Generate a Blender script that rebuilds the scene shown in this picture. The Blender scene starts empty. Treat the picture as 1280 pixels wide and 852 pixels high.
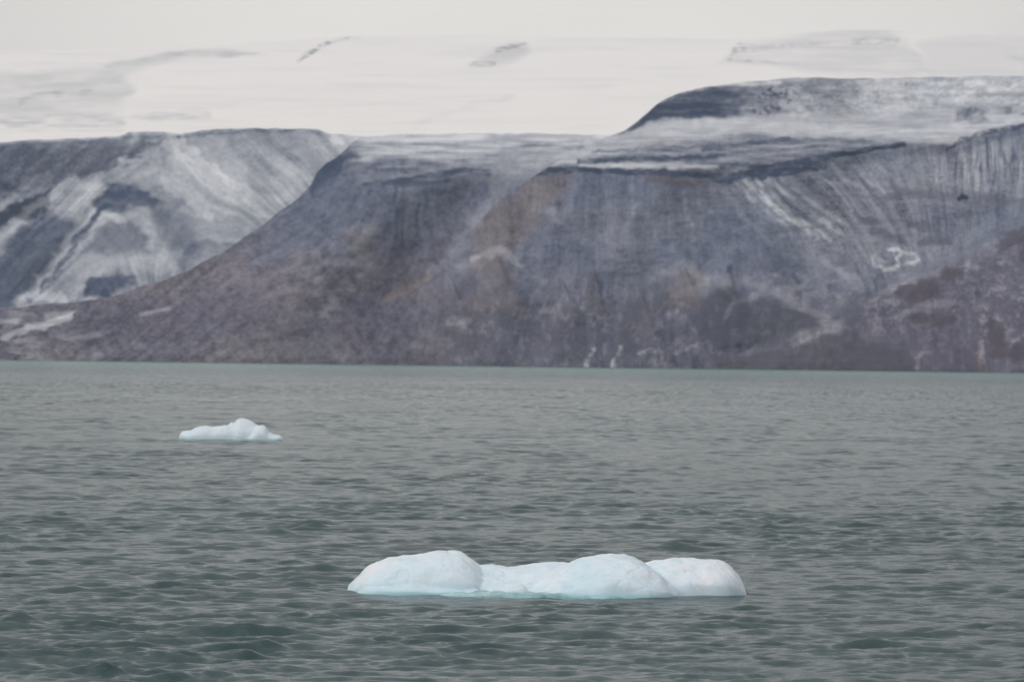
import bpy, math
import numpy as np

# ------------------------------------------------------------------ basics
scene = bpy.context.scene
F = 7315.0                      # focal length in photo pixels (1280 wide)
CAM_H = 4.0
ROLL = math.radians(0.70)
PITCH = math.radians(0.225)

right = np.array([math.cos(ROLL), 0.0, math.sin(ROLL)])
fwd0 = np.array([0.0, math.cos(PITCH), math.sin(PITCH)])
right = right - fwd0 * right.dot(fwd0); right /= np.linalg.norm(right)
up = np.cross(right, fwd0)
CAM = np.array([0.0, 0.0, CAM_H])

def at(px, py, Y):
    """world point at forward distance Y that lies in direction (px, py)"""
    px = np.asarray(px, float); py = np.asarray(py, float)
    d = fwd0 + ((px - 640.0) / F)[..., None] * right + ((426.0 - py) / F)[..., None] * up
    s = np.asarray(Y) / d[..., 1]
    return CAM + d * s[..., None]

def tag(o, label=None, cat=None, group=None, kind=None):
    if label: o['label'] = label
    if cat: o['category'] = cat
    if group: o['group'] = group
    if kind: o['kind'] = kind
    return o

# ------------------------------------------------------------------ numpy noise
def _hash(ix, iy, seed):
    h = (ix.astype(np.int64) * 374761393 + iy.astype(np.int64) * 668265263 + seed * 2147483647 + 1013904223) & 0xFFFFFFFF
    h = ((h ^ (h >> 13)) * 1274126177) & 0xFFFFFFFF
    h = ((h ^ (h >> 16)) * 2246822519) & 0xFFFFFFFF
    h = h ^ (h >> 15)
    return (h & 0xFFFFFF) / float(0xFFFFFF)

def vnoise(x, y, seed=0):
    ix = np.floor(x); iy = np.floor(y)
    fx = x - ix; fy = y - iy
    fx = fx * fx * fx * (fx * (fx * 6 - 15) + 10); fy = fy * fy * fy * (fy * (fy * 6 - 15) + 10)
    a = _hash(ix, iy, seed); b = _hash(ix + 1, iy, seed)
    c = _hash(ix, iy + 1, seed); d = _hash(ix + 1, iy + 1, seed)
    return (a * (1 - fx) + b * fx) * (1 - fy) + (c * (1 - fx) + d * fx) * fy

def fbm(x, y, oct=4, seed=0, gain=0.5):
    """about -1..1"""
    s = 0.0; a = 1.0; n = 0.0
    for k in range(oct):
        s = s + a * (vnoise(x, y, seed + 17 * k) * 2 - 1); n += a
        x, y = (x * 1.62 - y * 1.18) , (x * 1.18 + y * 1.62); a *= gain
    return s / n * 1.6

def fbm_s(x, y, oct=3, seed=0, gain=0.55):
    """no rotation between octaves: keeps the streaks streaky"""
    s = 0.0; a = 1.0; n = 0.0
    for k in range(oct):
        s = s + a * (vnoise(x, y, seed + 31 * k) * 2 - 1); n += a
        x = x * 2.03 + 7.1; y = y * 1.7 + 3.3; a *= gain
    return s / n * 1.5

def cellular(x, y, seed=0):
    ix = np.floor(x); iy = np.floor(y); best = np.full(x.shape, 9.0)
    for dx in (-1, 0, 1):
        for dy in (-1, 0, 1):
            cx = ix + dx; cy = iy + dy
            jx = cx + _hash(cx, cy, seed); jy = cy + _hash(cx, cy, seed + 5)
            best = np.minimum(best, (x - jx) ** 2 + (y - jy) ** 2)
    return np.sqrt(best)

def sstep(a, b, x):
    t = np.clip((x - a) / (b - a), 0, 1)
    return t * t * (3 - 2 * t)

def seg_dist(X, Y, pts, closed=False):
    d = np.full(X.shape, 1e9)
    n = len(pts)
    for i in range(n if closed else n - 1):
        x0, y0 = pts[i]; x1, y1 = pts[(i + 1) % n]
        vx, vy = x1 - x0, y1 - y0
        L = vx * vx + vy * vy + 1e-9
        t = np.clip(((X - x0) * vx + (Y - y0) * vy) / L, 0, 1)
        d = np.minimum(d, (X - x0 - t * vx) ** 2 + (Y - y0 - t * vy) ** 2)
    return np.sqrt(d)

def inside(X, Y, pts):
    r = np.zeros(X.shape, bool); n = len(pts)
    for i in range(n):
        x0, y0 = pts[i]; x1, y1 = pts[(i + 1) % n]
        if y0 == y1: continue
        c = ((y0 > Y) != (y1 > Y)) & (X < (x1 - x0) * (Y - y0) / (y1 - y0) + x0)
        r ^= c
    return r

def poly(X, Y, pts, soft=5.0):
    d = seg_dist(X, Y, pts, True)
    sd = np.where(inside(X, Y, pts), d, -d)
    return sstep(-soft, soft, sd)

def stroke(X, Y, pts, w=3.0, soft=3.0):
    return 1 - sstep(w, w + soft, seg_dist(X, Y, pts))

def interp(x, pts):
    a = np.array(pts, float)
    return np.interp(x, a[:, 0], a[:, 1])

def smooth_interp(x, pts, r=4.0):
    s = 0
    for k, w in ((-1, .25), (-.5, .25), (0, .0), (.5, .25), (1, .25)):
        s = s + w * interp(x + k * r, pts)
    return s

# ------------------------------------------------------------------ mesh from grid
def grid_mesh(name, P, mat, col=None, smooth=True, wrap=False):
    R, C = P.shape[:2]
    me = bpy.data.meshes.new(name)
    me.vertices.add(R * C)
    me.vertices.foreach_set('co', P.reshape(-1).astype(np.float32))
    idx = np.arange(R * C).reshape(R, C)
    a = idx[:-1, :-1].ravel(); b = idx[:-1, 1:].ravel(); c = idx[1:, 1:].ravel(); d = idx[1:, :-1].ravel()
    if wrap:
        a = np.concatenate([a, idx[:-1, -1]]); b = np.concatenate([b, idx[:-1, 0]])
        c = np.concatenate([c, idx[1:, 0]]); d = np.concatenate([d, idx[1:, -1]])
    fc = np.stack([a, b, c, d], 1)
    n = len(fc)
    me.loops.add(n * 4); me.polygons.add(n)
    me.loops.foreach_set('vertex_index', fc.ravel().astype(np.int32))
    me.polygons.foreach_set('loop_start', (np.arange(n) * 4).astype(np.int32))
    me.polygons.foreach_set('loop_total', np.full(n, 4, np.int32))
    me.polygons.foreach_set('use_smooth', np.full(n, smooth, bool))
    me.update(calc_edges=True); me.validate()
    if col is not None:
        at_ = me.attributes.new('albedo', 'FLOAT_COLOR', 'POINT')
        rgba = np.ones((R * C, 4), np.float32); rgba[:, :3] = col.reshape(-1, 3)
        at_.data.foreach_set('color', rgba.ravel())
    me.materials.append(mat)
    o = bpy.data.objects.new(name, me)
    scene.collection.objects.link(o)
    return o

# ------------------------------------------------------------------ materials
def new_mat(name):
    m = bpy.data.materials.new(name); m.use_nodes = True
    nt = m.node_tree
    return m, nt, nt.nodes['Principled BSDF']

def node(nt, t, **kw):
    n = nt.nodes.new(t)
    for k, v in kw.items(): setattr(n, k, v)
    return n

def terrain_material(name, scale, amt, rough=0.9):
    m, nt, b = new_mat(name)
    at_ = node(nt, 'ShaderNodeAttribute', attribute_name='albedo')
    tc = node(nt, 'ShaderNodeTexCoord')
    nz = node(nt, 'ShaderNodeTexNoise'); nz.inputs['Scale'].default_value = scale
    nz.inputs['Detail'].default_value = 6; nz.inputs['Roughness'].default_value = 0.6
    nt.links.new(tc.outputs['Object'], nz.inputs['Vector'])
    mr = node(nt, 'ShaderNodeMapRange')
    mr.inputs['From Min'].default_value = 0.3; mr.inputs['From Max'].default_value = 0.7
    mr.inputs['To Min'].default_value = 1 - amt; mr.inputs['To Max'].default_value = 1 + amt * .8
    nt.links.new(nz.outputs['Fac'], mr.inputs['Value'])
    mx = node(nt, 'ShaderNodeVectorMath', operation='SCALE')
    nt.links.new(at_.outputs['Color'], mx.inputs[0]); nt.links.new(mr.outputs['Result'], mx.inputs['Scale'])
    nt.links.new(mx.outputs['Vector'], b.inputs['Base Color'])
    b.inputs['Roughness'].default_value = rough
    b.inputs['Specular IOR Level'].default_value = 0.2
    return m

# ------------------------------------------------------------------ terrain
def shore(px): return 449.6 + 0.01222 * px       # shoreline row in the photograph

ROCKD = np.array([0.020, 0.034, 0.075])           # dark basalt; blue of distant haze painted in, as in the scree tones
GREY = np.array([0.108, 0.108, 0.160])            # grey scree
BLUE = np.array([0.064, 0.081, 0.145])            # grey scree, its blue deepened by painted haze
BROWN = np.array([0.125, 0.090, 0.098])           # brown scree
MAUVE = np.array([0.070, 0.060, 0.098])           # dark red brown, pushed towards haze blue
SNOW = np.array([0.74, 0.74, 0.76])

def mixc(c, k, m):
    return c * (1 - m[..., None]) + k * m[..., None]

def build_terrain(name, x0, x1, nx, ny, crest, bottom, D0, slope_fn, relief_fn, paint_fn, mat, back, label):
    xs = np.linspace(x0, x1, nx)
    cr = crest(xs)
    bo = bottom(xs)
    t = np.linspace(0, 1, ny)[:, None]
    PX = np.broadcast_to(xs, (ny, nx)).copy()
    PY = bo + (cr - bo) * t
    cot = slope_fn(PX, PY)                          # horizontal metres per metre of height
    base = D0(xs)
    dpy = np.abs(np.diff(PY, axis=0))
    mpp = base / F
    inc = dpy * mpp * 0.5 * (cot[1:] + cot[:-1])
    Y = np.vstack([np.zeros((1, nx)), np.cumsum(inc, axis=0)]) + base
    Y = Y + relief_fn(PX, PY)
    # scree never overhangs: every step up also steps back
    fix = np.vstack([Y[:1], Y[:1] + np.cumsum(np.maximum(np.diff(Y, axis=0), 0.45 * dpy * mpp), axis=0)]) - Y
    pad = 24; ker = np.hanning(2 * pad + 1); ker /= ker.sum()
    fp = np.pad(fix, ((0, 0), (pad, pad)), mode='edge')
    Y = Y + sum(ker[i] * fp[:, i:i + nx] for i in range(2 * pad + 1))
    P = at(PX, PY, Y)
    col = paint_fn(PX, PY)
    # the far side of the ridge, out of view: carries on back and drops
    last = P[-1]
    rows = [P]; cols = [col]
    for db, dz in back:
        q = last.copy(); q[:, 1] += db
        q[:, 0] *= q[:, 1] / last[:, 1]
        q[:, 2] = np.maximum(-60.0, last[:, 2] - dz) if dz < 9000 else -60.0
        rows.append(q[None]); cols.append(col[-1:])
    first = P[0].copy(); first[:, 2] = -30.0; 
    rows.insert(0, first[None]); cols.insert(0, col[:1])
    P = np.concatenate(rows); col = np.concatenate(cols)
    o = grid_mesh(name, P, mat, np.clip(col, 0.01, 0.90))
    tag(o, label, kind='structure')
    return o

mat_rock = terrain_material('mountain_rock_and_snow', 0.02, 0.16)
mat_cap = terrain_material('ice_cap_snow', 0.0015, 0.02)

# ---- far ice cap ------------------------------------------------------------
def cap_crest(x):
    return interp(x, [(-300, 66), (0, 64), (120, 62), (250, 58), (330, 52), (440, 45), (560, 45), (700, 46), (820, 48), (905, 49),
                      (930, 47), (965, 45), (1000, 41), (1040, 38), (1090, 36.5), (1125, 39), (1165, 46), (1190, 45), (1240, 41), (1290, 40), (1600, 48)]) \
        + 0.6 * fbm(x / 40, x * 0 + 3, 3, 5)
def cap_paint(X, Y):
    wx = X + 6 * fbm(X / 30, Y / 14, 3, 2); wy = Y + 2.5 * fbm(X / 40, Y / 10, 4, 3)
    c = np.ones(X.shape + (3,)) * np.array([0.88, 0.83, 0.795])
    band = np.clip(fbm(X / 120, Y / 5, 4, 9), 0, 1)
    G = np.array([0.30, 0.31, 0.34]); DK = np.array([0.10, 0.115, 0.15])
    c = mixc(c, G, 0.10 * band)
    wisp = np.clip(0.5 + 0.55 * fbm(X / 22, Y / 3.5, 4, 19), 0, 1)
    # left grey hill flank
    m = poly(wx, wy, [(-300, 90), (0, 92), (70, 88), (150, 78), (215, 68), (300, 66), (230, 72), (180, 84), (155, 100), (165, 112), (150, 140), (0, 146), (-300, 150)], 7)
    m = m * np.clip(0.42 + 0.28 * fbm(X / 45, Y / 9, 4, 21), 0.05, 1)
    c = mixc(c, G, 0.62 * m)
    c = mixc(c, G, 0.5 * wisp * stroke(wx, wy, [(140, 82), (180, 75), (215, 68), (262, 66), (330, 69)], 0.3, 5))
    c = mixc(c, DK, 0.50 * wisp * stroke(wx, wy, [(28, 127), (50, 119), (70, 116), (90, 117)], 0.6, 5))
    c = mixc(c, DK, 0.6 * wisp * stroke(wx, wy, [(98, 117), (118, 115)], 0.6, 3.5))
    c = mixc(c, G, 0.40 * wisp * stroke(wx, wy, [(0, 150), (90, 147), (180, 145), (262, 142)], 1.5, 6))
    c = mixc(c, G, 0.40 * wisp * stroke(wx, wy, [(-100, 162), (60, 157), (150, 158)], 3, 8))
    # nunataks
    tn = np.clip(0.55 + 1.0 * fbm(X / 6, Y / 2.5, 4, 31), 0, 1)
    c = mixc(c, DK, 0.85 * tn * stroke(wx * .5 + X * .5, wy * .4 + Y * .6, [(375, 76), (384, 69), (396, 62), (412, 55)], 1.0, 3.5))
    c = mixc(c, DK, 0.40 * tn * stroke(wx * .5 + X * .5, wy * .4 + Y * .6, [(408, 57), (424, 50), (450, 46)], 0.5, 4))
    c = mixc(c, DK, 0.22 * poly(wx * .2 + X * .8, wy * .2 + Y * .8, [(585, 82), (605, 70), (625, 60), (640, 54), (660, 55), (662, 66), (640, 78), (615, 83)], 6))
    c = mixc(c, DK, 0.65 * tn * stroke(wx * .1 + X * .9, wy * .1 + Y * .9, [(590, 80), (616, 80)], .7, 3.5))
    c = mixc(c, DK, 0.55 * tn * stroke(wx * .1 + X * .9, wy * .1 + Y * .9, [(622, 63), (638, 58), (658, 56)], .8, 4))
    c = mixc(c, G, 0.12 * wisp * stroke(X, wy, [(520, 156), (560, 140), (640, 122)], 1.0, 6))
    # right far hill
    m = poly(wx, wy, [(900, 78), (918, 60), (950, 52), (1040, 38), (1110, 36), (1150, 70), (1165, 98), (1000, 90), (960, 80)], 6)
    c = mixc(c, G, 0.26 * m * np.clip(0.8 + 0.5 * fbm(X / 40, Y / 4, 4, 41), 0, 1))
    m = poly(wx, wy, [(1150, 50), (1200, 43), (1400, 38), (1600, 40), (1600, 105), (1165, 98)], 6)
    c = mixc(c, G, 0.18 * m)
    c = mixc(c, DK, 0.45 * tn * stroke(wx * .4 + X * .6, wy * .3 + Y * .7, [(916, 66), (925, 58), (940, 60)], 2.2, 5))
    c = mixc(c, DK, 0.32 * tn * stroke(wx, wy, [(912, 74), (945, 77), (965, 79)], 1.0, 4))
    c = mixc(c, G, 0.35 * tn * stroke(wx, wy, [(930, 62), (975, 58), (1030, 56)], 1.0, 4))
    c = mixc(c, G, 0.40 * tn * stroke(wx, wy, [(1070, 54), (1090, 51), (1120, 53)], 2.5, 5))
    c = mixc(c, G, 0.13 * wisp * stroke(wx * .5 + X * .5, wy, [(1132, 52), (1150, 72), (1165, 95)], 1.2, 5))
    c = mixc(c, G, 0.3 * wisp * stroke(wx, wy, [(1265, 70), (1290, 78)], 1.2, 4))
    return c
build_terrain('glacier', -330, 1600, 620, 150, cap_crest, lambda x: x * 0 + 215.0, lambda x: x * 0 + 14500.0,
              lambda X, Y: 14 + 0 * X + 10 * sstep(120, 60, Y), lambda X, Y: 8 * fbm(X / 60, Y / 25, 4, 77), cap_paint, mat_cap,
              [(1500, 10), (6000, 9999)], 'far ice cap of smooth white snow with a few dark rock outcrops')

# ---- left snowy mountain ------------------------------------------------------
def left_crest(x):
    return interp(x, [(-300, 186), (-60, 180), (0, 178), (40, 175), (90, 173), (150, 170), (160, 165), (200, 164.5), (225, 168), (255, 163), (300, 160.5), (340, 160.5),
                      (372, 161), (398, 161.5), (412, 167), (450, 170), (520, 171), (560, 171), (640, 185)]) + 0.7 * fbm(x / 15, x * 0, 3, 8)
def left_flow(X, Y):
    # fall lines lean down to the left on the left half, down to the right on the right half
    k = np.interp(X, [-300, 0, 130, 220, 300, 500], [0.9, 1.0, 0.9, -0.3, -1.0, -1.1])
    return X + k * (Y - 170) + 6 * fbm(X / 50, Y / 60, 3, 1)
def left_relief(X, Y):
    u = left_flow(X, Y)
    a = sstep(165, 190, Y)
    r = 9 * fbm_s(u / 30, Y / 160, 2, 4) + 38 * fbm(X / 90, Y / 80, 2, 6)
    r += 25 * stroke(X, Y, [(150, 232), (132, 250), (110, 285), (80, 325), (48, 360)], 2, 22)
    return r * a
def left_paint(X, Y):
    wx = X + 7 * fbm(X / 14, Y / 11, 4, 12); wy = Y + 5 * fbm(X / 15, Y / 11, 4, 13)
    u = left_flow(X, Y)
    st = fbm_s(u / 7, Y / 90, 3, 14); st2 = fbm_s(u / 16, Y / 60, 3, 15); n = fbm(X / 12, Y / 9, 4, 16)
    rock = np.ones(X.shape + (3,)) * BLUE
    rock = mixc(rock, ROCKD * 1.6, np.clip(0.3 + 0.5 * n, 0, 1))
    g = fbm(X / 3.2, Y / 2.6, 3, 161); s = 0.35 + 0.11 * st2 + 0.12 * st + 0.07 * n + .03 * g                       # snow cover
    s += 0.14 * poly(wx, wy, [(150, 215), (240, 170), (420, 165), (470, 180), (340, 275), (300, 300), (240, 270)], 20)
    # streaks on the right half
    s -= 0.16 * poly(wx, wy, [(200, 165), (400, 162), (420, 175), (330, 200), (270, 190)], 10) * np.clip(0.5 + 1.0 * st, 0, 1)
    for a, b, w in (((228, 180), (292, 248), 5), ((205, 176), (262, 232), 4), ((190, 215), (262, 270), 4), ((268, 212), (330, 268), 3)):
        s += 0.16 * stroke(wx, wy, [a, ((a[0] + b[0]) / 2 + 4, (a[1] + b[1]) / 2 - 2), b], w, 6)
    # dark top-left cliff
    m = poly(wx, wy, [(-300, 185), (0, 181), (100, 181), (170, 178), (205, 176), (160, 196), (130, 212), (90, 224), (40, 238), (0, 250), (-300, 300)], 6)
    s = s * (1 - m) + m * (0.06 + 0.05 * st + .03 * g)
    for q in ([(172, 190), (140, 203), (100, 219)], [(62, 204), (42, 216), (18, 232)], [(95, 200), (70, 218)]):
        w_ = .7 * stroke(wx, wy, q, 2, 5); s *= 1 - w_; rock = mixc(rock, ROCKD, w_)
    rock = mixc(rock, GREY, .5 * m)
    s += 0.05 * stroke(wx, wy, [(130, 186), (100, 200), (70, 215), (35, 232)], 3, 8)
    m = poly(wx, wy, [(-20, 268), (20, 254), (60, 233), (70, 240), (62, 262), (45, 276), (22, 274), (-20, 290)], 4)
    s = s * (1 - m) + m * 0.0; rock = mixc(rock, ROCKD * 0.8, m)
    m = poly(wx, wy, [(-20, 228), (16, 226), (28, 231), (10, 240), (-20, 242)], 3)
    s = s * (1 - m) + m * 0.02; rock = mixc(rock, ROCKD, m)
    m = poly(wx, wy, [(-300, 300), (0, 300), (60, 268), (98, 268), (100, 285), (78, 310), (50, 345), (22, 384), (-300, 400)], 8)
    s = s * (1 - m) + m * (0.07 + 0.05 * n + 0.04 * st)
    s += 0.22 * stroke(wx, wy, [(-5, 310), (30, 268), (62, 245)], 1, 12)
    # bright snow knoll
    s += 0.16 * poly(wx, wy, [(62, 238), (85, 222), (122, 220), (126, 240), (112, 268), (98, 282), (78, 265), (62, 262)], 7)
    s += 0.14 * stroke(wx, wy, [(120, 235), (108, 275), (80, 310), (55, 345), (35, 370)], 3, 8)
    # gully line
    s -= 0.30 * stroke(X * .6 + wx * .4, wy, [(140, 235), (124, 262), (104, 292), (80, 326), (52, 358)], 1.5, 5)
    # dark patches right of gully
    m = poly(wx, wy, [(130, 236), (145, 231), (175, 237), (205, 250), (190, 256), (160, 258), (138, 262), (120, 268)], 5)
    s = s * (1 - m) + m * (0.03 + 0.03 * st)
    m = poly(wx, wy, [(112, 300), (135, 277), (165, 276), (185, 295), (180, 318), (140, 322), (110, 318)], 9)
    s = s * (1 - m * .8) + m * .8 * 0.12
    m = poly(wx, wy, [(190, 260), (215, 262), (245, 285), (250, 320), (232, 330), (210, 300)], 10)
    s = s * (1 - m * .8) + m * .8 * (0.13 + 0.08 * st)
    s += 0.16 * stroke(wx, wy, [(118, 282), (135, 271), (165, 270), (182, 285), (196, 312), (222, 335)], 3, 7)
    s += 0.20 * poly(wx, wy, [(85, 340), (120, 318), (180, 312), (225, 332), (218, 345), (180, 340), (130, 335), (95, 352)], 8)
    m = poly(wx, wy, [(100, 362), (112, 348), (148, 338), (168, 345), (160, 360), (130, 372), (102, 370)], 5)
    s = s * (1 - m) + m * 0.03
    s += 0.25 * stroke(wx, wy, [(20, 378), (45, 366), (85, 372)], 3, 6)
    m = poly(wx, wy, [(-300, 385), (-5, 345), (18, 345), (22, 372), (8, 388), (-300, 420)], 6)
    s = s * (1 - m) + m * 0.05
    # dark rim under the crest
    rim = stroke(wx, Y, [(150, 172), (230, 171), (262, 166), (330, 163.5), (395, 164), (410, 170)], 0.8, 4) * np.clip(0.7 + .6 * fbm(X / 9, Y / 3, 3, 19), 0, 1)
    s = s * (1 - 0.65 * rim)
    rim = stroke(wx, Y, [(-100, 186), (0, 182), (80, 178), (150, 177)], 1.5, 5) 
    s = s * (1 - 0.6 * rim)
    s += 0.35 * sstep(4.5, 1.0, Y - left_crest(X)) * np.clip(.5 + .8 * fbm(X / 22, Y / 3, 3, 18), 0, 1) * sstep(330, 200, X)
    s += 0.35 * poly(wx, wy, [(400, 160), (470, 165), (600, 165), (600, 200), (440, 185), (405, 172)], 5)
    s += .03 * g + .03 * st + .03 * fbm(X / 6, Y / 5, 3, 162)
    return mixc(rock * .8, SNOW, np.clip(s, 0, .92))
def left_slope(X, Y):
    c = Y - left_crest(X)
    return 1.5 + 2.5 * sstep(8, 0, c)
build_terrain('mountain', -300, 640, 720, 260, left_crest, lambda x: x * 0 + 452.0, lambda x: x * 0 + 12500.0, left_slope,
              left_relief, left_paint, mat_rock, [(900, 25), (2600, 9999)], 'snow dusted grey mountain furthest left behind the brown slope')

# ---- middle mountain ----------------------------------------------------------
def mid_crest(x):
    return interp(x, [(-300, 398), (0, 387), (25, 384), (60, 379), (100, 377), (140, 371), (160, 365), (180, 357), (205, 350), (235, 338), (262, 323), (280, 315), (305, 297),
                      (330, 280), (352, 262), (372, 249), (388, 232), (396, 216), (408, 204), (420, 197), (428, 190), (440, 178), (452, 171.5), (480, 169),
                      (520, 167.5), (600, 167), (680, 167), (740, 169), (800, 172), (1000, 180)]) + 0.7 * fbm(x / 12, x * 0, 3, 28)
def mid_flow(X, Y):
    k = np.interp(X, [-300, 300, 420, 480, 560, 700], [1.3, 1.2, 0.7, 0.1, -0.1, 0.5])
    return X + k * (Y - 230) + 7 * fbm(X / 50, Y / 60, 3, 41)
def mid_relief(X, Y):
    u = mid_flow(X, Y)
    a = sstep(205, 240, Y) * sstep(0, 25, Y - mid_crest(X))
    r = 5 * fbm_s(u / 34, Y / 160, 2, 44) + 36 * fbm(X / 100, Y / 90, 2, 46) + 2 * fbm(X / 14, Y / 12, 3, 47)
    r -= 180 * sstep(150, 0, np.abs(X - 470 + 0.9 * (Y - 230)))
    return r * a
def mid_paint(X, Y):
    wx = X + 6 * fbm(X / 16, Y / 12, 3, 52); wy = Y + 4 * fbm(X / 20, Y / 12, 3, 53)
    u = mid_flow(X, Y)
    st = fbm_s(u / 6, Y / 70, 3, 54); st2 = fbm_s(u / 18, Y / 60, 3, 55); n = fbm(X / 11, Y / 8, 4, 56); big = fbm(X / 70, Y / 40, 3, 57)
    rock = np.ones(X.shape + (3,)) * GREY
    rock = mixc(rock, BLUE, np.clip(0.5 + 0.6 * big, 0, 1))
    low = sstep(330, 410, Y + 30 * big + 0.10 * (470 - X))
    rock = mixc(rock, BROWN, np.clip(sstep(250, 350, Y - 0.12 * (X - 300) + 25 * big), 0, 1) * 0.7)
    rock = mixc(rock, MAUVE, low * np.clip(0.6 + .5 * big, 0, 1))
    g = fbm(X / 3.2, Y / 2.6, 3, 561); g2 = fbm(X / 6.5, Y / 5, 3, 562); rock = rock * (1 + 0.17 * n + 0.10 * st2 + .13 * g + .08 * g2)[..., None]
    s = 0.06 + 0.04 * st + 0.03 * n + .035 * g + .025 * g2
    # plateau top
    s += 0.55 * sstep(212, 192, Y + 5 * fbm(X / 30, Y / 8, 3, 58)) * sstep(425, 455, X) * np.clip(0.62 + 0.55 * fbm(X / 45, Y / 5, 4, 59), 0.1, 1.1)
    s += 0.22 * sstep(180, 172, Y) * sstep(430, 470, X)
    s += 0.15 * sstep(235, 215, Y) * sstep(420, 460, X)
    s -= 0.20 * np.clip(.6 + .6 * fbm(X / 25, Y / 4, 3, 581), 0, 1.3) * poly(wx, wy, [(450, 195), (500, 190), (560, 196), (600, 205), (560, 209), (500, 216), (455, 218)], 7)
    s -= 0.25 * np.clip(fbm(X / 60, Y / 2.2, 3, 60), 0, 1) * sstep(200, 190, Y)
    # nose
    m = poly(wx, wy, [(385, 235), (398, 212), (415, 196), (438, 188), (450, 196), (425, 208), (418, 222), (400, 232), (385, 250)], 4)
    s *= (1 - .8 * m); rock = mixc(rock, ROCKD, 0.85 * m)
    # dark cliff band
    m = stroke(wx * .5 + X * .5, wy * .5 + Y * .5, [(455, 232), (480, 229), (520, 224), (556, 217), (580, 213), (612, 216)], 1.8, 4.5) * np.clip(.8 + .7 * fbm(X / 13, Y / 5, 3, 601), 0, 1)
    s *= (1 - .95 * m); rock = mixc(rock, ROCKD, 0.9 * m)
    m = stroke(wx * .5 + X * .5, wy * .5 + Y * .5, [(500, 232), (545, 229), (562, 224)], 1.2, 4)
    s *= (1 - .8 * m); rock = mixc(rock, ROCKD, 0.6 * m)
    m = poly(wx, wy, [(420, 215), (460, 228), (450, 262), (400, 300), (350, 330), (310, 330), (370, 262)], 14)
    rock = mixc(rock, BLUE * .85, 0.7 * m)
    # snow chute towards the right mountain
    s += 0.17 * poly(wx, wy, [(620, 205), (700, 180), (690, 205), (640, 240), (610, 275), (580, 305), (560, 320), (575, 290), (605, 250)], 12)
    s += 0.07 * poly(wx, wy, [(470, 250), (530, 235), (560, 260), (520, 300), (450, 350), (400, 380), (420, 330)], 14) * np.clip(.6 + st, 0, 2)
    s += 0.10 * poly(wx, wy, [(365, 325), (415, 318), (470, 335), (430, 390), (395, 400), (380, 360)], 16) * np.clip(.5 + n, 0, 2)
    # ochre and orange marks
    rock = mixc(rock, np.array([.23, .165, .13]), 0.5 * stroke(wx, wy, [(492, 372), (510, 352), (530, 345)], 3, 8))
    rock = mixc(rock, np.array([.20, .15, .125]), 0.35 * poly(wx, wy, [(430, 290), (470, 280), (475, 310), (440, 330)], 10))
    m = stroke(wx, wy, [(560, 300), (520, 340), (485, 362), (465, 370)], 4, 9)
    rock = mixc(rock, MAUVE * .75, 0.7 * m)
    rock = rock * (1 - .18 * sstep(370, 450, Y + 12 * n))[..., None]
    # snow patches low left
    s += 0.35 * stroke(wx, wy * .5 + Y * .5, [(8, 421), (40, 410), (70, 401), (92, 395)], 2, 4)
    s += 0.22 * stroke(wx, wy * .5 + Y * .5, [(60, 396), (92, 392)], 2, 4)
    s += 0.22 * stroke(wx * .5 + X * .5, Y, [(175, 393), (212, 385)], 0.8, 3)
    s += 0.14 * stroke(wx, Y, [(85, 424), (118, 418)], 1, 4)
    s += 0.16 * poly(wx, wy, [(0, 400), (30, 392), (20, 405), (0, 410)], 4)
    s += 0.20 * np.clip(fbm(X / 20, Y / 6, 3, 62) - .1, 0, 1) * sstep(130, 60, X)
    s += 0.10 * stroke(wx, Y, [(22, 444), (50, 440), (120, 444)], 2, 6) * np.clip(.5 + n, 0, 2)
    s += 0.07 * np.clip(fbm(X / 9, Y / 12, 4, 61) - 0.1, 0, 1) * sstep(400, 440, Y)
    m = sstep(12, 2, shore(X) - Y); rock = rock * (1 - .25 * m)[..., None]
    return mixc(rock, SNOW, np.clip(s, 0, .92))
def mid_slope(X, Y):
    return 1.7 + 9 * sstep(205, 190, Y) - 1.1 * sstep(8, 2, np.abs(Y - 222)) + 2.5 * sstep(330, 420, Y)
build_terrain('mountain', -300, 1000, 1000, 300, mid_crest, shore, lambda x: x * 0 + 9700.0, mid_slope, mid_relief, mid_paint, mat_rock,
              [(400, 6), (2500, 9999)], 'long brown and grey slope of the middle mountain rising to a flat snowy plateau')

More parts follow.
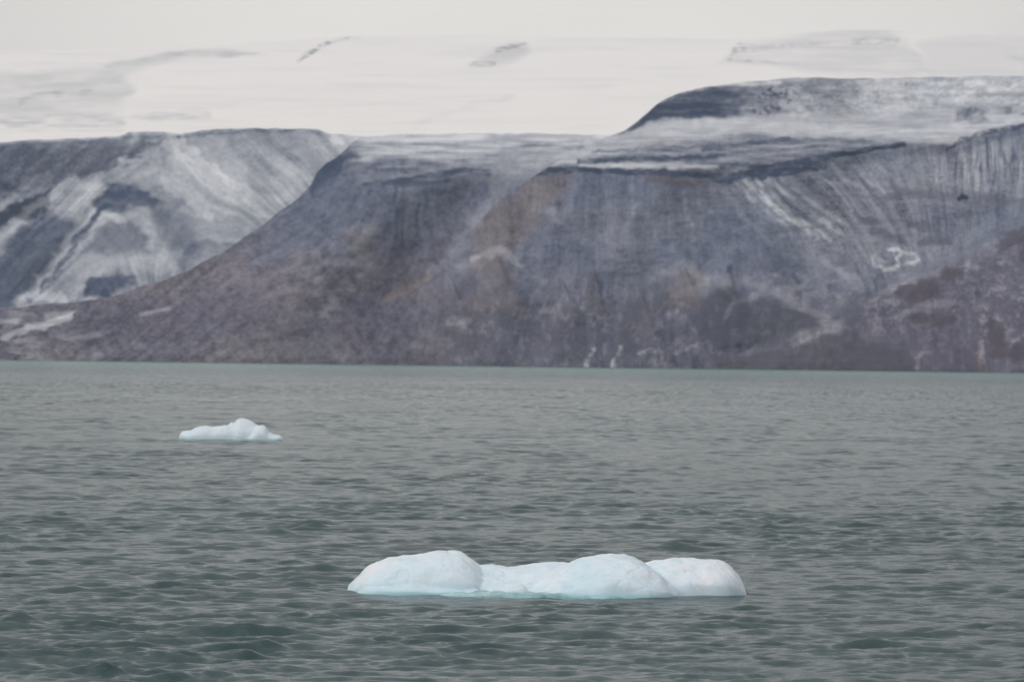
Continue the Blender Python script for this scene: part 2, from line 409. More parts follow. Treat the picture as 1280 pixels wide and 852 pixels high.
# ---- right mountain -------------------------------------------------------------
def rt_crest(x):
    return interp(x, [(330, 470), (400, 452), (440, 436), (480, 403), (520, 362), (548, 330), (575, 302), (600, 277), (617, 257), (640, 239), (668, 220), (690, 206), (712, 193),
                      (735, 181), (760, 171), (782, 163), (800, 149), (820, 131), (832, 124), (850, 116), (880, 109), (930, 103), (985, 98), (1010, 97), (1060, 98),
                      (1150, 97), (1230, 95), (1300, 95), (1620, 102)]) + 0.6 * fbm(x / 14, x * 0, 3, 68)
def rt_flow(X, Y):
    xg = np.arange(250, 1700, 2.0); yg = np.arange(80, 482, 2.0)
    kk = np.interp(xg, [780, 860, 900, 945, 1000, 1150, 1290, 1600], [0.0, 0.25, 0.8, 1.7, 1.65, 0.30, -0.2, -0.4])
    if 'flow' not in _cache:
        _cache['flow'] = np.array([np.interp(xg, xg + kk * 95 * (1 - math.exp(-max(y - 195, 0) / 95.0)), xg) for y in yg])
    T = _cache['flow']
    fx = np.clip((X - 250) / 2.0, 0, len(xg) - 1.001); fy = np.clip((Y - 80) / 2.0, 0, len(yg) - 1.001)
    ix = fx.astype(int); iy = fy.astype(int); fx = fx - ix; fy = fy - iy
    U = (T[iy, ix] * (1 - fx) + T[iy, ix + 1] * fx) * (1 - fy) + (T[iy + 1, ix] * (1 - fx) + T[iy + 1, ix + 1] * fx) * fy
    return U + 4 * fbm(X / 45, Y / 60, 3, 71) + 0.10 * np.maximum(Y - 195, 0) * np.clip((820 - X) / 200.0, 0, 1)
_cache = {}
def butte(X, Y, cx, top, base, hw):
    h = np.clip((Y - top) / (base - top), 0, 1.3)
    return sstep(1.05, 0.5, np.abs(X - cx) / (hw * (0.12 + h))) * sstep(-0.02, 0.15, (Y - top) / (base - top)) * sstep(1.35, 0.8, (Y - top) / (base - top))
BUTTES = ((617, 318, 392, 48), (742, 338, 385, 16), (852, 333, 380, 32), (911, 336, 372, 12), (700, 350, 400, 30), (990, 352, 420, 70), (800, 365, 420, 26), (560, 345, 420, 40))
def strata(X, Y):
    """elevation of the layered cliffs seen as rows of the photograph"""
    return Y - np.interp(X, [600, 690, 840, 960, 1130, 1190, 1290, 1600], [222, 212, 214, 207, 182, 182, 157, 140])
def rt_relief(X, Y):
    u = rt_flow(X, Y); k = strata(X, Y)
    a = sstep(-8, 14, k)
    r = 4 * fbm_s(u / 24, Y / 200, 2, 74) + 26 * fbm(X / 90, Y / 90, 2, 76)
    low = sstep(320, 380, Y)
    r += low * (11 * fbm(X / 30, Y / 30, 3, 78))
    r = r * a + 2.5 * fbm(X / 40, Y / 8, 3, 79)
    for cx, t, b, hw in BUTTES:
        r -= 20 * butte(X, Y, cx, t, b, hw)
    r += 170 * sstep(330, 0, np.abs(X - 1110)) * sstep(170, 330, Y) * sstep(470, 300, Y)       # the bowl
    r -= 130 * poly(X, Y, [(1080, 378), (1140, 346), (1205, 318), (1285, 278), (1600, 200), (1600, 480), (900, 480), (985, 432), (1040, 402)], 22)
    r -= 60 * poly(X, Y, [(868, 372), (905, 348), (960, 365), (1045, 402), (1000, 425), (880, 440)], 14)
    return r
def rt_paint(X, Y):
    wx = X + 6 * fbm(X / 18, Y / 12, 3, 82); wy = Y + 4 * fbm(X / 20, Y / 12, 3, 83)
    hx = X + 2.2 * fbm(X / 9, Y / 7, 3, 822); hy = Y + 1.8 * fbm(X / 10, Y / 7, 3, 832)
    u = rt_flow(X, Y); k = strata(X, Y)
    st = fbm_s(u / 5, Y / 45, 3, 84) * (.7 + .5 * fbm(X / 50, Y / 40, 2, 841)); st2 = fbm_s(u / 19, Y / 80, 2, 85)
    fur = fbm_s(u / 2.2, Y / 14, 2, 843); n = fbm(X / 10, Y / 8, 4, 86); g = fbm(X / 3.2, Y / 2.6, 3, 861); big = fbm(X / 70, Y / 40, 3, 87)
    lay = fbm(X / 38, Y / 3.2, 4, 88)
    rock = np.ones(X.shape + (3,)) * GREY
    rock = mixc(rock, BLUE, np.clip(0.45 + 0.6 * big, 0, 1))
    m = poly(wx, wy, [(590, 285), (622, 254), (665, 222), (700, 215), (715, 228), (690, 262), (650, 300), (615, 340), (585, 345)], 14)
    rock = mixc(rock, BROWN * .92, 0.8 * m)
    rock = mixc(rock, MAUVE, 0.70 * sstep(325, 400, Y + 30 * big + 14 * n))
    rock = rock * (1 + 0.15 * n + 0.08 * st2 + .04 * st + .09 * g)[..., None]
    s = 0.085 + 0.045 * st + 0.03 * st2 + 0.025 * n + .025 * fur + .035 * g
    s *= 1 - 0.5 * sstep(330, 400, Y)
    # the snowier bowl on the right
    bowl = poly(X, Y, [(905, 222), (960, 212), (1060, 195), (1135, 180), (1190, 190), (1300, 160), (1620, 145), (1620, 215), (1290, 262), (1200, 318), (1140, 338), (1080, 345), (1010, 320), (950, 270)], 30)
    s += bowl * (0.095 + 0.055 * st + 0.04 * st2 + .03 * fur + .035 * g)
    m = poly(wx, wy, [(1140, 186), (1190, 192), (1300, 165), (1620, 150), (1620, 230), (1300, 238), (1210, 240), (1150, 222)], 14)
    s += m * (0.06 + 0.09 * st + .05 * fur)
    # upper tableland
    top = sstep(2, -7, k + 2 * lay)
    s = s * (1 - top) + top * (0.54 + 0.12 * lay + .05 * n + .03 * g)
    s += .13 * top * poly(wx, wy, [(795, 160), (850, 150), (960, 150), (1100, 158), (1190, 160), (1300, 140), (1300, 152), (1180, 172), (1110, 172), (1000, 164), (900, 164), (820, 170)], 6)
    # mottled slope at the very top
    m = poly(wx, wy, [(950, 100), (1000, 99), (1300, 97), (1620, 100), (1620, 132), (1200, 132), (1060, 138), (960, 146)], 8)
    s = s * (1 - m) + m * np.clip(0.49 + 0.20 * fbm(X / 26, Y / 5, 4, 89) + 0.14 * n + .12 * g, 0.05, .8)
    s += .14 * sstep(1040, 1120, X) * m
    m = poly(hx, hy, [(774, 170), (790, 156), (816, 131), (835, 122), (870, 112), (920, 106), (965, 104), (958, 118), (962, 134), (940, 143), (900, 147), (840, 149), (812, 152), (792, 163)], 3.5)
    m2 = poly(wx, wy, [(930, 108), (985, 103), (1010, 108), (1000, 122), (985, 136), (985, 145), (950, 147), (930, 146)], 9) * np.clip(.50 + .4 * n + .5 * g, 0, 1)
    m = np.maximum(m * (1 - .55 * sstep(895, 965, X + 14 * n)), m2)
    s = s * (1 - m) + m * np.clip(0.01 + 0.09 * lay + 0.03 * g, 0, 1); rock = mixc(rock, ROCKD, 0.88 * m)
    s += 0.35 * stroke(hx, Y, [(885, 103.5), (940, 106), (975, 103)], .5, 3)
    m = poly(wx, wy, [(1192, 142), (1200, 137), (1222, 134), (1238, 139), (1236, 150), (1215, 154), (1198, 152)], 4) + 0.45 * stroke(wx, wy, [(1225, 121), (1300, 117)], 1.0, 4)
    m = np.clip(m * (.75 + .5 * n + .3 * g), 0, 1)
    s = s * (1 - .85 * m); rock = mixc(rock, ROCKD * 1.2, 0.7 * m)
    m = poly(wx, wy, [(1245, 134), (1300, 128), (1620, 128), (1620, 146), (1262, 146)], 4) * np.clip(.5 + n + .3 * g, 0, 1)
    s = s * (1 - .65 * m); rock = mixc(rock, ROCKD, 0.6 * m)
    # stepped ledges under the terrace
    m = poly(wx, wy, [(800, 186), (850, 178), (905, 171), (960, 168), (1040, 171), (1110, 177), (1135, 181), (1085, 192), (1010, 206), (950, 212), (880, 212), (800, 206), (740, 206), (735, 196)], 6)
    s = s * (1 - m) + m * np.clip(0.22 + .16 * lay + .05 * g, .03, .7)
    rock = mixc(rock, BLUE * .8, .5 * m)
    m = poly(hx, hy, [(700, 207), (760, 204), (860, 204), (905, 206), (890, 210), (800, 211), (730, 210)], 2.5); s += .24 * m
    for pts, w, q in (([(742, 190), (800, 187), (860, 185), (900, 181)], .5, .6), ([(722, 202), (770, 199), (830, 198), (882, 196), (905, 193)], 1.7, .97),
                      ([(880, 188), (912, 183), (945, 178), (985, 174)], 1.6, .8), ([(905, 193), (940, 190), (985, 187), (1030, 182)], .8, .6),
                      ([(985, 176), (1040, 174), (1100, 179)], 1.0, .45),
                      ([(664, 217), (690, 212), (740, 212), (800, 215), (850, 217), (880, 219)], 2.6, .97), ([(700, 207), (720, 206)], .8, .6),
                      ([(886, 219), (905, 226), (925, 219), (955, 219), (985, 213), (1020, 210)], 4.2, .97), ([(900, 208), (935, 205), (960, 207)], 1.8, .7),
                      ([(940, 212), (985, 205), (1030, 197), (1065, 190)], 3.0, .9), ([(1045, 195), (1085, 187), (1130, 181)], 2.2, 1.0), ([(1000, 212), (1015, 209), (1030, 208)], 2.5, .7),
                      ([(1184, 186), (1205, 175), (1230, 166), (1262, 160), (1290, 154), (1620, 140)], 1.6, .92), ([(1240, 170), (1290, 160)], 3, .35)):
        m = q * stroke(hx, hy, pts, w, 3.2) * np.clip(0.95 + .55 * fbm(X / 9, Y / 4, 3, 90), 0, 1)
        s *= (1 - m); rock = mixc(rock, ROCKD, 0.92 * m)
    m = .5 * stroke(hx, hy, [(815, 222), (845, 226), (880, 232)], 3, 6); rock = mixc(rock, BROWN * .7, m); s *= 1 - .6 * m
    # bright streaks running down into the bowl
    brk = np.clip(.75 + .6 * fbm(X / 12, Y / 12, 3, 93) + .35 * fur, 0, 1.4)
    for a, b, q, w in (((918, 228), (1000, 292), .14, 1), ((932, 226), (1022, 297), .22, 2), ((945, 224), (1038, 300), .16, 1), ((962, 224), (1052, 291), .24, 2.4), ((978, 222), (1060, 282), .16, 1),
                    ((950, 240), (1010, 285), .12, 4), ((1012, 216), (1070, 272), .09, 1.5), ((1040, 206), (1078, 236), .10, 1), ((1060, 202), (1105, 240), .08, 1), ((1048, 270), (1098, 330), .07, 2),
                    ((905, 238), (965, 305), .07, 2), ((1000, 300), (1060, 345), .06, 3), ((1090, 190), (1120, 226), .08, 1)):
        mid = ((a[0] + b[0]) / 2 - 4, (a[1] + b[1]) / 2 + 2)
        s += 1.35 * q * stroke(hx * .3 + X * .7, hy * .3 + Y * .7, [a, mid, b], w * .6, 4.0) * brk
    for x0, y0, x1, y1, q in ((853, 243, 866, 300, .15), (793, 252, 790, 272, .12), (705, 245, 702, 275, .07), (836, 235, 838, 285, .06), (870, 240, 880, 300, .05), (760, 240, 756, 300, .05), (735, 250, 728, 300, .04), (812, 245, 812, 300, .05)):
        s += q * stroke(hx, hy, [(x0, y0), ((x0 + x1) / 2 + 1, (y0 + y1) / 2), (x1, y1)], .8, 5) * brk
    s += 0.12 * stroke(wx, wy, [(690, 267), (694, 274)], 3, 6)
    # darker belt across the bowl
    m = 0.6 * stroke(hx, hy, [(1105, 248), (1130, 242), (1160, 242), (1190, 246), (1225, 248), (1300, 254)], 1.2, 7)
    s *= (1 - .7 * m); rock = mixc(rock, GREY * .8, m)
    m = 0.55 * poly(wx, wy, [(1150, 250), (1240, 252), (1300, 258), (1260, 275), (1200, 285), (1150, 275)], 14)
    s *= (1 - .6 * m)
    m = stroke(X, hy, [(1199, 249), (1203, 246), (1208, 247)], 1.6, 2.5); s *= 1 - m; rock = mixc(rock, ROCKD * .6, m)
    for pts, w in (([(1095, 290), (1115, 296), (1130, 300)], 3), ([(1155, 300), (1172, 298), (1190, 301)], 4), ([(1070, 268), (1095, 276)], 2), ([(1140, 282), (1165, 285)], 2)):
        m = 0.6 * stroke(wx, wy, pts, w, 7); s *= (1 - m); rock = mixc(rock, MAUVE * .9, m)
    # smooth pale moraine band in front of the headland
    m = poly(wx, wy, [(1110, 356), (1150, 338), (1200, 312), (1250, 285), (1300, 262), (1620, 200), (1620, 235), (1300, 278), (1250, 298), (1200, 322), (1150, 345), (1110, 366)], 7)
    s = s * (1 - m) + m * (.12 + .02 * g)
    # curling snow patches
    for q, a_ in (([(1092, 319), (1089, 326), (1094, 332), (1104, 334)], .20), ([(1099, 325), (1106, 327)], .10), ([(1111, 312), (1121, 311), (1128, 315), (1121, 322), (1124, 330), (1119, 335), (1106, 337)], .34),
                  ([(1131, 316), (1142, 318), (1149, 324), (1143, 329), (1134, 328)], .30)):
        s += 1.1 * a_ * stroke(hx * .5 + X * .5, hy * .5 + Y * .5, q, .9, 3.2) * np.clip(.9 + .4 * g, 0, 1.2)
    # buttes
    for (cx, t, b, hw), q in zip(BUTTES, (.75, .5, .8, .5, .3, .25, .3, .3)):
        m = butte(wx, wy, cx, t, b, hw) * np.clip(.8 + .4 * n, 0, 1)
        rock = mixc(rock, np.array([.138, .102, .100]) * (1.0 if q > .6 else .75), .85 * q * m); s *= 1 - .6 * m * q
    s += 0.20 * stroke(wx, wy, [(592, 324), (606, 316), (620, 313), (634, 318), (648, 330)], 1.5, 6)
    s += 0.10 * stroke(wx, wy, [(575, 330), (598, 325)], 2, 8)
    s += 0.10 * stroke(wx, wy, [(830, 340), (845, 332), (862, 333), (876, 345), (884, 360)], 2, 8)
    m = .5 * poly(wx, wy, [(865, 330), (885, 345), (880, 372), (862, 380), (858, 350)], 6); rock = mixc(rock, np.array([.17, .14, .13]), m)
    m = poly(X, hy, [(908, 341), (909, 332), (915, 331), (916, 342)], 2.5); s *= 1 - m; rock = mixc(rock, ROCKD, .8 * m)
    # the big dark spur in front, its crest dusted
    m = poly(wx, wy, [(882, 366), (893, 352), (906, 362), (925, 370), (960, 372), (1008, 392), (1030, 402), (1000, 418), (950, 430), (900, 436), (872, 425), (868, 395)], 8)
    spur = m; s *= (1 - .75 * m); rock = mixc(rock, np.array([.050, .050, .074]), 0.62 * m * np.clip(.9 + .5 * n, 0, 1.2))
    s += 0.12 * stroke(wx, wy, [(886, 352), (900, 346), (935, 352), (968, 366), (1005, 384), (1040, 402)], 2, 8)
    s += 0.09 * stroke(wx, wy, [(905, 395), (922, 376), (948, 366)], 1, 6)
    s += 0.10 * poly(wx, wy, [(985, 425), (1010, 412), (1050, 400), (1060, 406), (1030, 418), (1000, 430)], 5)
    s += 0.08 * poly(wx, wy, [(930, 345), (1010, 335), (1060, 350), (1075, 365), (1050, 385), (1000, 372), (950, 355)], 12) * np.clip(.5 + 1.2 * n + .5 * g, 0, 2)
    for pts, w in (([(665, 375), (640, 400), (650, 420)], 5), ([(822, 368), (815, 380)], 6), ([(1085, 378), (1060, 395)], 6),
                   ([(730, 395), (715, 440)], 7), ([(790, 395), (780, 430)], 8), ([(580, 355), (560, 380)], 6)):
        m = .45 * stroke(wx, wy, pts, w, 12); s *= 1 - m; rock = mixc(rock, np.array([.05, .052, .072]), m)
    # small snow lying in low creases
    lowz = sstep(340, 380, Y)
    s += lowz * 0.15 * (1 - .5 * spur) * np.clip(fbm(X / 7, Y / 9, 5, 91, .65) - 0.10, 0, 1)
    for pts, w, q in (([(733, 457), (736, 445), (741, 436)], .8, .26), ([(766, 458), (769, 448), (776, 440), (774, 434)], 1.0, .28), ([(800, 441), (812, 438), (822, 437), (833, 431)], 1.0, .26),
                      ([(553, 388), (566, 398), (590, 402)], 1.2, .12), ([(548, 404), (565, 402), (585, 408)], 1.6, .09), ([(1145, 462), (1147, 448), (1152, 441), (1168, 438)], .8, .22),
                      ([(845, 441), (862, 434), (882, 426)], .7, .14), ([(1229, 452), (1226, 432), (1231, 412), (1226, 395)], 1.2, .20), ([(1228, 395), (1212, 380), (1220, 365)], 1.2, .12),
                      ([(985, 435), (1012, 422), (1042, 412)], .8, .09), ([(1252, 440), (1268, 427), (1295, 414)], 1.0, .15), ([(690, 395), (700, 375)], 2, .09), ([(728, 385), (738, 392), (735, 404)], 1.5, .1),
                      ([(835, 395), (850, 380), (862, 385)], 1.5, .08), ([(700, 420), (712, 440), (706, 455)], 1.2, .07)):
        s += q * stroke(hx, hy, pts, w, 3.5) * np.clip(.7 + .8 * n + .5 * g, 0, 1.5)
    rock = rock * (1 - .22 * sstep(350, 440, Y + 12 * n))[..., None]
    # near right headland, dark red rock speckled with snow
    head = poly(wx, wy, [(1075, 385), (1105, 362), (1140, 350), (1205, 324), (1285, 284), (1620, 225), (1620, 490), (1060, 490)], 8)
    rock = mixc(rock, MAUVE * np.array([1.0, .92, .95]), 0.8 * head)
    s *= 1 - .3 * head
    rg = 1 - np.abs(fbm(wx / 16, wy / 13, 4, 92, .6))
    s += head * (0.20 * np.clip(rg - .72, 0, 1) * 3 * np.clip(.5 + n, 0, 1.3) + .05 * np.clip(g, 0, 1)) * sstep(445, 400, Y)
    s += 0.11 * stroke(wx, wy, [(1090, 378), (1115, 362), (1150, 350), (1175, 340)], 1.5, 5)
    s += 0.09 * stroke(wx, wy, [(1120, 398), (1150, 385), (1190, 378)], 1.5, 5)
    for pts, w in (([(1128, 368), (1145, 362), (1162, 352)], 5), ([(1138, 374), (1160, 370), (1172, 362)], 4), ([(1258, 302), (1290, 285)], 5), ([(1145, 398), (1170, 402), (1190, 398)], 4), ([(1180, 345), (1200, 340)], 3), ([(1244, 410), (1250, 440)], 7), ([(1270, 440), (1295, 440)], 8)):
        m = .75 * stroke(wx, wy, pts, w, 6); s *= (1 - m); rock = mixc(rock, np.array([.060, .040, .050]), .75 * m)
    m = stroke(hx, hy, [(1225, 464), (1224, 440), (1228, 425)], .8, 4); rock = mixc(rock, np.array([.20, .12, .10]), .4 * m)
    # dark red wedge along the water at the right
    m = poly(wx, wy, [(850, 475), (900, 452), (960, 438), (1010, 430), (1045, 412), (1065, 410), (1085, 425), (1130, 436), (1142, 450), (1145, 475)], 5)
    rock = mixc(rock, np.array([.055, .048, .066]), 0.8 * m); s *= 1 - .6 * m
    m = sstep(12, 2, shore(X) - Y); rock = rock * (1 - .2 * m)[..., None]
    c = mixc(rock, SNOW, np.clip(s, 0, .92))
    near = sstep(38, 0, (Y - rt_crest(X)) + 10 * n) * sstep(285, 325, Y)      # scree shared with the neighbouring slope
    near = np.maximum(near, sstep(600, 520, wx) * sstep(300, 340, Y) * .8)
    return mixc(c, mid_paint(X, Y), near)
def rt_slope(X, Y):
    k = strata(X, Y)
    c = 1.6 + 9 * sstep(-2, -10, k) * sstep(150, 158, Y + .03 * (X - 900)) + 5.5 * sstep(1000, 1100, X) * sstep(-2, -14, k)
    c = c - 0.9 * sstep(9, 3, np.abs(k - 3))
    return np.clip(c + 2.2 * sstep(340, 430, Y), 0.5, 30)
build_terrain('mountain', 330, 1620, 1290, 370, rt_crest, shore, lambda x: x * 0 + 9350.0 , rt_slope, rt_relief, rt_paint, mat_rock,
              [(500, 6), (3000, 9999)], 'big flat topped right hand mountain with dark cliff bands and streaked scree')

# ------------------------------------------------------------------ water
def build_water():
    fine = np.radians(np.linspace(-6.6, 6.6, 470))
    side = np.radians(np.array([7.2, 8, 9.5, 12, 16, 22, 30, 42, 58, 75, 95, 120, 150, 179.9]))
    th = np.concatenate([-side[::-1], fine, side])
    r = [1.0, 8.0, 20.0, 32.0, 42.0, 50.0, 56.0, 60.0]
    while r[-1] < 9000:
        x = r[-1]
        r.append(x + (x * .0011 if x < 390 else (.43 if x < 1300 else .43 + (x - 1300) * .0016)))
    r += [9200, 9600, 10500, 13000, 20000, 40000, 70000]
    r = np.array(r)
    Rr, T = np.meshgrid(r, th, indexing='ij')
    X = (Rr * np.sin(T)).astype(np.float32); Yy = (Rr * np.cos(T)).astype(np.float32)
    dr = np.gradient(r)[:, None] * np.ones_like(T); dt = np.gradient(th)[None, :] * Rr
    sp = np.maximum(dr, np.abs(dt)).astype(np.float32)
    Z = np.zeros_like(X); DX = np.zeros_like(X); DY = np.zeros_like(X)
    rng = np.random.default_rng(11)
    N = 130
    lam = np.exp(np.linspace(math.log(0.22), math.log(16.0), N)) * rng.uniform(.95, 1.05, N)
    main = math.radians(-68)                                      # wind direction, towards the camera and slightly across
    # gusts: patches where the chop is higher or lower
    gust = np.exp(0.50 * fbm(X / 1.3, Yy / 2.6, 3, 301) + .32 * fbm(X / 7.0, Yy / 16.0, 2, 303) + .15 * fbm(X / 40.0, Yy / 90.0, 2, 302)).astype(np.float32)
    gust = np.clip(gust, .30, 2.3)
    # the floes calm the ripples right against them
    for cx, cy, rx, ry in ICE_SPOTS:
        gust *= (1 - .52 * np.exp(-(((X - cx) / rx) ** 2 + ((Yy - cy) / ry) ** 2) ** 2)).astype(np.float32)
    for i in range(N):
        L = lam[i]; k = 2 * math.pi / L
        a = main + rng.normal(0, 0.80 if L < 1.2 else 0.5)
        peak = 0.72
        if L > peak: slope = 0.0255 * math.exp(-0.62 * math.log(L / peak) ** 2)
        else: slope = 0.0255 * (L / peak) ** -0.10
        amp = slope / k
        kx, ky = k * math.cos(a), k * math.sin(a)
        w = sstep(2.0, 3.6, L / sp).astype(np.float32)
        rows = np.where(w.max(axis=1) > 0.01)[0]
        if len(rows) == 0: continue
        r0, r1 = rows[0], rows[-1] + 1
        ph = (kx * X[r0:r1] + ky * Yy[r0:r1] + rng.uniform(0, 6.283)).astype(np.float32)
        wa = (w[r0:r1] * amp) * gust[r0:r1]
        Z[r0:r1] += wa * np.cos(ph); s_ = wa * np.sin(ph) * 0.70
        DX[r0:r1] -= s_ * (kx / k); DY[r0:r1] -= s_ * (ky / k)
    P = np.stack([X + DX, Yy + DY, Z], -1)
    # the far water meets a floor slightly below
    m, nt, b = new_mat('cold_green_sea_water')
    geo = node(nt, 'ShaderNodeNewGeometry')
    sepx = node(nt, 'ShaderNodeSeparateXYZ'); nt.links.new(geo.outputs['Position'], sepx.inputs[0])
    # silty meltwater further out in the fjord
    silt = node(nt, 'ShaderNodeMapRange'); silt.interpolation_type = 'SMOOTHSTEP'
    silt.inputs['From Min'].default_value = 1300; silt.inputs['From Max'].default_value = 4800
    nzs = node(nt, 'ShaderNodeTexNoise'); nzs.inputs['Scale'].default_value = 0.0018; nzs.inputs['Detail'].default_value = 3
    nt.links.new(geo.outputs['Position'], nzs.inputs['Vector'])
    ad = node(nt, 'ShaderNodeMath', operation='MULTIPLY_ADD'); ad.inputs[1].default_value = 1400
    nt.links.new(nzs.outputs['Fac'], ad.inputs[0]); nt.links.new(sepx.outputs['Y'], ad.inputs[2])
    ad2 = node(nt, 'ShaderNodeMath', operation='SUBTRACT'); ad2.inputs[1].default_value = 700
    nt.links.new(ad.outputs[0], ad2.inputs[0]); nt.links.new(ad2.outputs[0], silt.inputs['Value'])
    mx = node(nt, 'ShaderNodeMix', data_type='RGBA')
    mx.inputs[6].default_value = WATER_NEAR; mx.inputs[7].default_value = WATER_FAR
    nt.links.new(silt.outputs['Result'], mx.inputs[0])
    nt.links.new(mx.outputs[2], b.inputs['Base Color'])
    b.inputs['Roughness'].default_value = 0.12
    b.inputs['IOR'].default_value = 1.333
    # ripples
    mp = node(nt, 'ShaderNodeMapping'); mp.inputs['Scale'].default_value = (1.3, 1.25, 1)
    mp.inputs['Rotation'].default_value = (0, 0, math.radians(20))
    nt.links.new(geo.outputs['Position'], mp.inputs['Vector'])
    n1 = node(nt, 'ShaderNodeTexNoise'); n1.inputs['Scale'].default_value = 3.6; n1.inputs['Detail'].default_value = 6; n1.inputs['Roughness'].default_value = .70
    nt.links.new(mp.outputs[0], n1.inputs['Vector'])
    # wind patches
    mp3 = node(nt, 'ShaderNodeMapping'); mp3.inputs['Scale'].default_value = (0.035, 0.007, 1)
    nt.links.new(geo.outputs['Position'], mp3.inputs['Vector'])
    n3 = node(nt, 'ShaderNodeTexNoise'); n3.inputs['Scale'].default_value = 1.0; n3.inputs['Detail'].default_value = 7; n3.inputs['Roughness'].default_value = .65
    nt.links.new(mp3.outputs[0], n3.inputs['Vector'])
    pm = node(nt, 'ShaderNodeMapRange'); pm.inputs['From Min'].default_value = .3; pm.inputs['From Max'].default_value = .7
    pm.inputs['To Min'].default_value = .4; pm.inputs['To Max'].default_value = 1.6
    nt.links.new(n3.outputs['Fac'], pm.inputs['Value'])
    d1 = node(nt, 'ShaderNodeMath', operation='MULTIPLY'); d1.inputs[1].default_value = 0.10
    nt.links.new(pm.outputs['Result'], d1.inputs[0])
    bp = node(nt, 'ShaderNodeBump'); bp.inputs['Strength'].default_value = 1.0
    nt.links.new(d1.outputs[0], bp.inputs['Distance']); nt.links.new(n1.outputs['Fac'], bp.inputs['Height'])
    # metre sized chop where the mesh is too coarse to carry it
    n2 = node(nt, 'ShaderNodeTexNoise'); n2.inputs['Scale'].default_value = 0.9; n2.inputs['Detail'].default_value = 2
    nt.links.new(mp.outputs[0], n2.inputs['Vector'])
    far = node(nt, 'ShaderNodeMapRange'); far.inputs['From Min'].default_value = 180; far.inputs['From Max'].default_value = 900
    far.inputs['To Min'].default_value = 0.0; far.inputs['To Max'].default_value = 0.75
    nt.links.new(sepx.outputs['Y'], far.inputs['Value'])
    d2 = node(nt, 'ShaderNodeMath', operation='MULTIPLY'); nt.links.new(far.outputs['Result'], d2.inputs[0]); nt.links.new(pm.outputs['Result'], d2.inputs[1])
    bp2 = node(nt, 'ShaderNodeBump'); bp2.inputs['Strength'].default_value = 1.0
    nt.links.new(d2.outputs[0], bp2.inputs['Distance']); nt.links.new(n2.outputs['Fac'], bp2.inputs['Height'])
    nt.links.new(bp.outputs['Normal'], bp2.inputs['Normal']); nt.links.new(bp2.outputs['Normal'], b.inputs['Normal'])
    o = grid_mesh('water', P[:, :-1] if False else P, m, None)
    tag(o, 'grey green choppy fjord water', kind='structure')
    return o
ICE_SPOTS = ((0.6, 101.2, 4.3, 4.2), (-14.2, 295.0, 3.4, 6.0))
WATER_NEAR = (0.016, 0.052, 0.054, 1); WATER_FAR = (0.075, 0.200, 0.160, 1)
build_water()

# ------------------------------------------------------------------ drifting ice
def ice_material(name, rough=0.38):
    m, nt, b = new_mat(name)
    at_ = node(nt, 'ShaderNodeAttribute', attribute_name='albedo')
    tc = node(nt, 'ShaderNodeTexCoord')
    nz = node(nt, 'ShaderNodeTexNoise'); nz.inputs['Scale'].default_value = 5; nz.inputs['Detail'].default_value = 8; nz.inputs['Roughness'].default_value = .6
    nt.links.new(tc.outputs['Object'], nz.inputs['Vector'])
    mr = node(nt, 'ShaderNodeMapRange'); mr.inputs['From Min'].default_value = .3; mr.inputs['From Max'].default_value = .7
    mr.inputs['To Min'].default_value = .94; mr.inputs['To Max'].default_value = 1.04
    nt.links.new(nz.outputs['Fac'], mr.inputs['Value'])
    mx = node(nt, 'ShaderNodeVectorMath', operation='SCALE')
    nt.links.new(at_.outputs['Color'], mx.inputs[0]); nt.links.new(mr.outputs['Result'], mx.inputs['Scale'])
    nt.links.new(mx.outputs['Vector'], b.inputs['Base Color'])
    b.inputs['Roughness'].default_value = rough
    b.inputs['IOR'].default_value = 1.31
    b.inputs['Subsurface Weight'].default_value = 0.3
    b.inputs['Subsurface Radius'].default_value = (0.35, 0.75, 1.0)
    b.inputs['Subsurface Scale'].default_value = 0.12
    bp = node(nt, 'ShaderNodeBump'); bp.inputs['Strength'].default_value = .5; bp.inputs['Distance'].default_value = .008
    n2 = node(nt, 'ShaderNodeTexNoise'); n2.inputs['Scale'].default_value = 14; n2.inputs['Detail'].default_value = 5
    nt.links.new(tc.outputs['Object'], n2.inputs['Vector'])
    nt.links.new(n2.outputs['Fac'], bp.inputs['Height']); nt.links.new(bp.outputs['Normal'], b.inputs['Normal'])
    return m
mat_ice = ice_material('glacier_ice')
mat_foot = ice_material('wet_turquoise_ice', 0.15)

def lobe(X, Y, xs_h, yc, w, p=2.2, q=0.55, endp=3.0, skew=0.0):
    """one rounded hump: top profile xs_h [(x, h)], centreline yc, half depth w"""
    H = np.maximum(smooth_interp(X, xs_h, .05), 0)
    x0, x1 = xs_h[0][0], xs_h[-1][0]
    e = np.clip(1 - np.abs((X - (x0 + x1) / 2) / ((x1 - x0) / 2)) ** endp, 0, 1) ** .5
    v = (Y - yc - skew * (X - (x0 + x1) / 2)) / (w * (0.25 + .75 * e) + 1e-6)
    return np.where(np.abs(v) < 1, H * np.clip(1 - np.abs(v) ** p, 0, 1) ** q, 0) - 0.55 * sstep(0.9, 1.15, np.abs(v)) - 0.3 * (1 - sstep(-.05, .02, H - .02))

def ice_block(name, X, Y, Z, colr, mat, parent=None):
    P = np.stack([X, Y, Z], -1)
    bot = P[[0, -1]].copy()
    lo = P[0:1].copy(); lo[..., 2] = -0.9; hi = P[-1:].copy(); hi[..., 2] = -0.9
    P = np.concatenate([lo, P, hi]); C = np.concatenate([colr[:1], colr, colr[-1:]])
    o = grid_mesh(name, P, mat, np.clip(C, 0, 1))
    if parent: o.parent = parent
    return o

